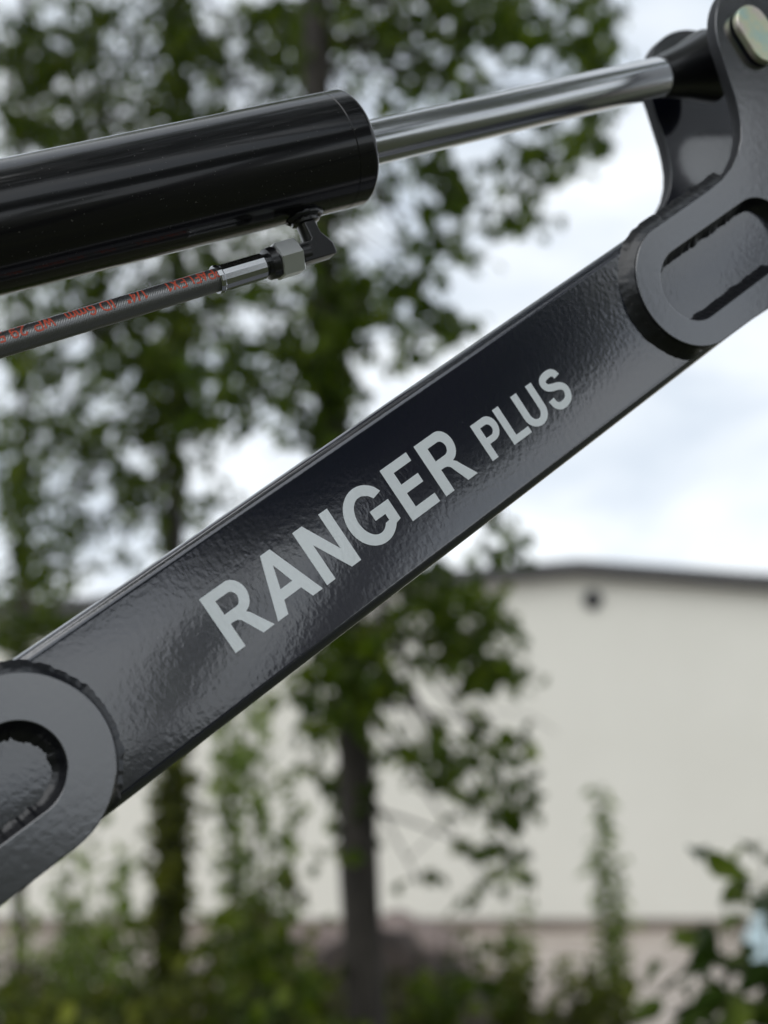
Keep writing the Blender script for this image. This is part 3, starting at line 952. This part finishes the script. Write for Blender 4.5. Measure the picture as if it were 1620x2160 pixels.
def fillet(path, w, h, seed, vary=.2, wfun=None, side=1):
    """a weld fillet laid in the corner between a plate's cut edge (the path) and the tube's face"""
    fine = []
    for i in range(len(path) - 1):
        a, b2 = Vector(path[i]), Vector(path[i + 1])
        k = max(1, int((b2 - a).length / .8))
        for j in range(k):
            fine.append(a.lerp(b2, j / k))
    fine.append(Vector(path[-1]))
    B = Buf()
    s = 0
    sec = [(-.2, 1.0), (.10, .80), (.34, .47), (.62, .22), (.86, .08), (1.0, -.04)]
    m_ = len(sec)
    last = len(fine) - 1
    for i, q in enumerate(fine):
        if i:
            s += (fine[i] - fine[i - 1]).length
        t_ = (fine[min(i + 1, last)] - fine[max(0, i - 1)]).normalized()
        nr = Vector((-t_.y, t_.x)) * side
        lump = noise.noise((s * .11, seed, 0)) * vary + noise.noise((s * .38, seed, 4)) * vary * .6
        ww = w * (1 + lump) * min(1.0, .35 + min(i, last - i) / 10)
        if wfun:
            ww *= wfun(q)
        hh = h * min(1.0, ww / w + .1) * (1 + .10 * noise.noise((s * .3, seed, 9)))
        rip = .09 * math.sin(s * 1.5 + 3 * noise.noise((s * .08, seed, 2))) * (.5 + noise.noise((s * .15, seed, 5)))
        for k, (a, b2) in enumerate(sec):
            mid = 1 if 0 < k < m_ - 1 else 0
            p_ = q + nr * (a * ww if a > 0 else -.4)
            B.v.append(Vector((p_.x, p_.y, b2 * hh + rip * mid)) * .001)
    for i in range(last):
        for k in range(m_ - 1):
            B.f.append((i * m_ + k, i * m_ + k + 1, (i + 1) * m_ + k + 1, (i + 1) * m_ + k))
    me = B.mesh('weld_bead', True, False)
    bm = bmesh.new()
    bm.from_mesh(me)
    for f_ in bm.faces:
        if f_.normal.z < 0:
            f_.normal_flip()
    bm.to_mesh(me)
    bm.free()
    return obj('weld_bead', me, M_WELD, boom)
fillet([(-345, 48.2)] + arc(-202.5, 1.0, 47.2, 84, -62, 70), 6.6, 7.2, 3.3, .22)
fillet(arc(318.6, .2, 43.2, 246, 98, 70) + [(400, 43.4)], 7.2, 8.6, 4.7, .12)
fillet([(-290, -22.8)] + arc(-204.6, 1.2, 24.0, -90, 90, 50) + [(-290, 25.2)], 9.0, 8.8, 6.1, .30, lambda q: .62 if q.y < -12 else .62 + .38 * min(1, (q.y + 12) / 20))
fillet([(393, -24.8), (318, -24.8)] + arc(317.8, -.6, 24.2, 270, 90, 46) + [(318, 23.6), (393.3, 23.6)] + arc(393.3, -.6, 24.2, 90, -90, 40), 6.0, 8.8, 7.9, .2,
       lambda q: max(.16, min(1, (q.x - 299) / 14)) if q.y < 12 else max(.3, min(1, (q.x - 292) / 16)), side=-1)

# pin with its zinc plated keeper ------------------------------------
B = Buf()
B.lathe((.505, .104, -.084), (0, 0, 1), [(0, .0125), (.0965, .0125), (.098, .0115)], 40)
pin = obj('pivot_pin', B.mesh('pivot_pin', True), M_ZINC, loader, basis=LB)
keep = flat('keeper_plate', [stadium(-29, 14, 0, 13.5)], 0, 6, 1.0)
smooth_by_angle(keep, 40)
kb = Matrix.Translation((.4812, .1195, .0115)) @ Matrix.Rotation(R(90), 4, 'Z')
kp = obj('keeper_plate', keep, M_YZINC, pin, basis=kb)
kp['label'] = 'yellowish zinc plated keeper plate'
B = Buf()
B.lathe((.4850, .1180, .0176), (0, 0, 1), [(0, .0096), (.0044, .0096), (.0052, .0086), (.0052, .0070), (.0030, .0066), (.0030, .0058), (.0075, .0054), (.0084, .0044), (.0084, .001)], 36)
me = B.mesh('keeper_bolt')
smooth_by_angle(me, 40)
obj('keeper_bolt', me, M_YZINC, pin)

# hydraulic cylinder --------------------------------------------------
CA = Vector((-35.3, 246.4, -40)) * .001
CD = Vector((.9694, -.2454, 0))
CW = Vector((.2454, .9694, 0))
CYL = Matrix((CD, CW, Vector((0, 0, 1)))).transposed().to_4x4()
CYL.translation = CA
END = 229
def lathe_obj(name, prof, mat, parent, basis=None, seg=72, ang=30):
    B = Buf()
    B.lathe((0, 0, 0), (1, 0, 0), [(a * .001, r * .001) for a, r in prof], seg)
    me = B.mesh(name)
    smooth_by_angle(me, ang)
    return obj(name, me, mat, parent, basis=basis)
RB = 36.2
barrel = lathe_obj('hydraulic_cylinder', [(-365, 20), (-365, RB), (END - 15.6, RB), (END - 15.1, RB), (END - 14.7, RB - .3), (END - 14.3, RB), (END - 13.8, RB), (END - 3.8, RB)] + [(END - 3.5 + 3.5 * math.sin(R(q)), RB - 3.5 + 3.5 * math.cos(R(q))) for q in range(0, 91, 15)] + [(END, 16.5), (END - 4, 15.5)], M_BARREL, loader, LB @ CYL, 96)
barrel['label'] = 'thick black hydraulic cylinder barrel'
lathe_obj('piston_rod', [(END - 6, 14.2), (488, 14.2), (490, 13.4), (497, 12.6)], M_CHROME, barrel)['label'] = 'bright chromed piston rod'
lathe_obj('rod_seal', [(END - 3, 15.4), (END + 1.2, 15.4), (END + 1.8, 14.4)], M_DARK, barrel)
# rod eye: neck widening into a cross tube round the pin
B = Buf()
B.lathe((.489, 0, 0), (1, 0, 0), [(0, .0146), (.004, .0152), (.022, .019), (.045, .026)], 40)
eye_c = CYL.inverted() @ Vector((.505, .104, -.035))
B.lathe((eye_c.x, eye_c.y, eye_c.z - .029), (0, 0, 1), [(0, .026), (.001, .034), (.057, .034), (.058, .026)], 48)
me = B.mesh('rod_eye')
smooth_by_angle(me, 40)
obj('rod_eye', me, M_DARK, barrel)
# base eye at the mast
B = Buf()
B.lathe((-.395, 0, -.03), (0, 0, 1), [(0, .022), (.001, .036), (.059, .036), (.06, .022)], 40)
B.lathe((-.40, 0, 0), (1, 0, 0), [(0, .02), (.04, .02)], 24)
obj('base_eye', B.mesh('base_eye'), M_DARK, barrel)

# port fitting: boss, weld and forged elbow (boom coordinates)
B = Buf()
boss_top = Vector((131.5, 171.0, -38)) * .001
boss_dir = Vector((-.28, -.96, 0)).normalized()
B.lathe(boss_top, boss_dir, [(0, .0092), (.008, .0088), (.009, .0062), (.020, .0058), (.026, .0058)], 28)
me = B.mesh('port_boss')
smooth_by_angle(me, 40)
obj('port_boss', me, M_DARK, barrel, basis=CYL.inverted())
hd = Vector((.9768, -.2141, 0)).normalized()      # the hose's direction, from the left to the fitting
hw = Vector((.2141, .9768, 0)).normalized()
E0 = Vector((126.5, 146.0, -37)) * .001
def block(a0, a1, w0, w1, n0, n1):
    B = Buf()
    Mx = Matrix((hd, hw, Vector((0, 0, 1)))).transposed().to_4x4()
    Mx.translation = E0
    B.box((a0 * .001, w0 * .001, n0 * .001), (a1 * .001, w1 * .001, n1 * .001), Mx)
    return B
def bevelled(B, name, w):
    me = B.mesh(name)
    bm = bmesh.new()
    bm.from_mesh(me)
    bmesh.ops.bevel(bm, geom=bm.edges[:], offset=w, segments=3, profile=.6, affect='EDGES')
    bm.to_mesh(me)
    bm.free()
    smooth_by_angle(me, 50)
    return me
hose_root_fr = CYL.inverted()
# L-shaped forging: one outline, eased edges
el = [(-15, -6.6), (6.8, -6.6), (7.6, -5.8), (7.6, 0.6), (2.4, 8.5), (1.4, 17), (-6.0, 17), (-5.2, 6.6), (-6.5, 5.4), (-15, 5.4)]
me = flat('elbow_fitting', [el], -6.2, 6.2, .8)
smooth_by_angle(me, 40)
Mx = Matrix((hd, hw, Vector((0, 0, 1)))).transposed().to_4x4()
Mx.translation = E0
obj('elbow_fitting', me, M_DARK, barrel, basis=hose_root_fr @ Mx)
weld_me = Buf()
ring = []
for k in range(25):
    w_ = 2 * math.pi * k / 24
    side = boss_dir.cross(Vector((0, 0, 1)))
    ring.append(boss_top + boss_dir * .0035 + side * (.0094 * math.cos(w_)) + Vector((0, 0, 1)) * (.0094 * math.sin(w_)))
weld_me.tube(ring, [.0026 + .0007 * math.sin(k * 2.7) for k in range(25)], 8, False)
obj('weld_bead', weld_me.mesh('weld_bead', True), M_WELD, barrel, basis=hose_root_fr)

# hose with crimped ferrule and nut (own axis frame along the hose) -----
HO = Vector((57.0, 161.0, -36)) * .001            # where the rubber enters the ferrule
HM = Matrix((hd, hw, Vector((0, 0, 1)))).transposed().to_4x4()
HM.translation = HO
HR = 6.9
hp = [(-620, HR), (-40, HR), (0.5, HR)]
B = Buf()
hpts = []
for i in range(40):
    s = -.60 + .602 * i / 39
    bend = 0.0 if s > -.16 else (s + .16) ** 2 * -1.2
    hpts.append(Vector((s, -bend * .6, bend * .35)))
B.tube(hpts, HR * .001, 28)
me = B.mesh('hydraulic_hose', True)
smooth_by_angle(me, 40)
hose = obj('hydraulic_hose', me, M_HOSE, loader, basis=LB @ HM)
hose['label'] = 'thin grey-black hydraulic hose printed with red characters'
lathe_obj('ferrule', [(-1.5, 6.0), (-1.5, 8.2), (-.6, 8.6), (1.2, 8.6), (2.0, 8.0), (30, 7.8), (31, 7.0), (33, 6.4), (36, 6.4)], M_CHROME, hose, seg=16, ang=12)
# crimp collar and hexagon nut
B = Buf()
def hexa(B, s0, s1, r, rot, ch=.9):
    b0 = len(B.v)
    rings = [(s0, r - ch), (s0 + ch * .7, r), (s1 - ch * .7, r), (s1, r - ch)]
    for s, q in rings:
        for k in range(6):
            w_ = R(rot + 60 * k)
            B.v.append(Vector((s, q * math.sin(w_), q * math.cos(w_))) * .001)
    for i in range(3):
        for k in range(6):
            k2 = (k + 1) % 6
            B.f.append((b0 + i * 6 + k, b0 + i * 6 + k2, b0 + (i + 1) * 6 + k2, b0 + (i + 1) * 6 + k))
    B.f.append(tuple(b0 + k for k in range(6)))
    B.f.append(tuple(b0 + 18 + k for k in range(6)))
hexa(B, 39.5, 54.5, 11.6, -3, 1.0)
obj('hose_nut', B.mesh('hose_nut'), M_ZINC, hose)
lathe_obj('hose_collar', [(33, 6.5), (34, 9.4), (38.5, 9.8), (39.6, 9.0)], M_DARK, hose)
lathe_obj('hose_tail', [(54, 6.6), (62, 6.6)], M_DARK, hose, seg=24)

# print on the hose: stroke characters wrapped on the rubber, upside down as the photo shows
G = {
 'P': [[(0, 0), (0, 1), (.42, 1), (.58, .9), (.6, .74), (.55, .58), (.42, .5), (0, .5)]],
 'A': [[(0, 0), (.32, 1), (.64, 0)], [(.12, .34), (.52, .34)]],
 'F': [[(0, 0), (0, 1), (.55, 1)], [(0, .52), (.46, .52)]],
 'L': [[(0, 1), (0, 0), (.52, 0)]],
 'E': [[(.56, 1), (0, 1), (0, 0), (.56, 0)], [(0, .52), (.48, .52)]],
 'X': [[(0, 0), (.6, 1)], [(0, 1), (.6, 0)]],
 '1': [[(.06, .76), (.3, 1), (.3, 0)]],
 '/': [[(0, -.05), (.4, 1.05)]],
 '4': [[(.46, 0), (.46, 1), (0, .3), (.62, .3)]],
 '"': [[(.1, 1), (.1, .7)], [(.3, 1), (.3, .7)]],
 'I': [[(.1, 0), (.1, 1)]],
 'D': [[(0, 0), (0, 1), (.34, 1), (.54, .86), (.62, .5), (.54, .14), (.34, 0), (0, 0)]],
 '6': [[(.54, .84), (.4, 1), (.2, 1), (.06, .8), (.02, .4), (.1, .08), (.3, 0), (.5, .08), (.58, .32), (.5, .54), (.3, .6), (.06, .44)]],
 'm': [[(0, 0), (0, .7)], [(0, .54), (.14, .7), (.28, .7), (.36, .56), (.36, 0)], [(.36, .54), (.5, .7), (.64, .7), (.72, .56), (.72, 0)]],
 'W': [[(0, 1), (.2, 0), (.4, .9), (.6, 0), (.8, 1)]],
 '2': [[(.02, .78), (.14, .96), (.34, 1), (.52, .9), (.54, .7), (.4, .45), (.02, 0), (.58, 0)]],
 '9': [[(.04, .16), (.18, 0), (.38, 0), (.52, .2), (.56, .6), (.48, .92), (.28, 1), (.08, .92), (0, .68), (.08, .46), (.28, .4), (.52, .56)]],
 '.': [[(.1, 0), (.1, .08)]],
 '5': [[(.54, 1), (.1, 1), (.04, .56), (.3, .62), (.5, .52), (.56, .3), (.48, .08), (.26, 0), (.04, .12)]],
}
def wrapped(strokes, s_at, phi0, w, h, th, mat, name, lift=.07):
    """strokes in unit boxes; on the hose x runs towards -s and y runs down (upside-down print)"""
    B = Buf()
    r = HR + lift
    for st in strokes:
        fine = []
        for i in range(len(st) - 1):
            k = max(2, int(6 * (Vector(st[i + 1]) - Vector(st[i])).length))
            for j in range(k):
                fine.append(Vector(st[i]).lerp(Vector(st[i + 1]), j / k))
        fine.append(Vector(st[-1]))
        b0 = len(B.v)
        for i, q in enumerate(fine):
            t_ = fine[min(i + 1, len(fine) - 1)] - fine[max(0, i - 1)]
            t_ = Vector((t_.x * w, t_.y * h)).normalized()
            nx, ny = -t_.y * th / 2, t_.x * th / 2
            for sg in (1, -1):
                s = s_at - (q.x * w + nx * sg)
                y = q.y * h + ny * sg - h / 2
                phi = phi0 - (-y / HR) * -1 if False else phi0 - y / HR
                bend = 0.0 if s > -160 else ((s + 160) * .001) ** 2 * -1.2 * 1000
                B.v.append(Vector((s, r * math.sin(phi) - bend * .6, r * math.cos(phi) + bend * .35)) * .001)
        for i in range(len(fine) - 1):
            B.f.append((b0 + i * 2, b0 + i * 2 + 1, b0 + i * 2 + 3, b0 + i * 2 + 2))
    return obj(name, B.mesh(name, False, False), mat, hose)
PHI = R(28)
def print_run(text, s0, s1):
    """text starts at s0 (nearest the ferrule) and ends at s1"""
    adv = {'I': .36, '.': .36, 'm': .95, 'W': 1.02, ' ': .55, '"': .5, '/': .58}
    tot = sum(adv.get(c, .82) for c in text)
    w = (s0 - s1) / tot
    s = s0
    for c in text:
        if c in G:
            o = wrapped(G[c], s, PHI, w, 6.9, 1.0, M_RED, 'letter')
            o['label'] = 'red printed character %s' % c
        s -= adv.get(c, .82) * w
k_ = .2907          # mm of hose per photo pixel near the fitting
def S(px):
    return (px - 459) * k_
print_run('PPAFLEX1', S(462), S(334))
print_run('1/4"', S(297), S(252))
print_run('ID', S(228), S(194))
print_run('6mm', S(187), S(124))
print_run('WP', S(101), S(57))
print_run('29.5', S(46), S(-16))
for px in (440, 249, 57):
    wrapped([[(0, 0), (.9, 1)]], S(px), R(30), 9, 9, .35, M_SEAM, 'seam_line', .05)

# mast and skid that carry the boom, out of the picture to the left --------
def plane_pt(h, z, n_):
    return ORIG + H * h + Vector((0, 0, z - ORIG.z)) + NN * n_
mast_out = [(-.66, .22), (-.24, .22), (-.245, 1.30), (-.29, 1.45), (-.40, 1.60), (-.44, 1.72), (-.50, 1.78), (-.58, 1.72), (-.62, 1.3)]
for n0 in (.013, -.097):
    B = Buf()
    for nn_ in (n0, n0 + .012):
        B.v += [plane_pt(h_, z_, nn_) - loader.location for h_, z_ in mast_out]
    k = len(mast_out)
    B.f = [tuple(range(k)), tuple(range(2 * k - 1, k - 1, -1))] + [(i, (i + 1) % k, k + (i + 1) % k, k + i) for i in range(k)]
    obj('mast_plate', B.mesh('mast_plate'), M_PLATE, loader)
B = Buf()
Mh = Matrix((H, Vector((0, 0, 1)).cross(H), Vector((0, 0, 1)))).transposed().to_4x4()
Mh.translation = Vector((ORIG.x, ORIG.y, 0)) - loader.location
B.box((-1.1, -.30, -.03), (-.2, .34, .22), Mh)
obj('base_frame', bevelled(B, 'base_frame', .02), M_PLATE, loader)
for h_, z_ in ((-.333, 1.394), (-.512, 1.695)):
    B = Buf()
    B.lathe(plane_pt(h_, z_, -.1) - loader.location, NN, [(0, .018), (.128, .018)], 24)
    obj('mast_pin', B.mesh('mast_pin'), M_ZINC, loader)
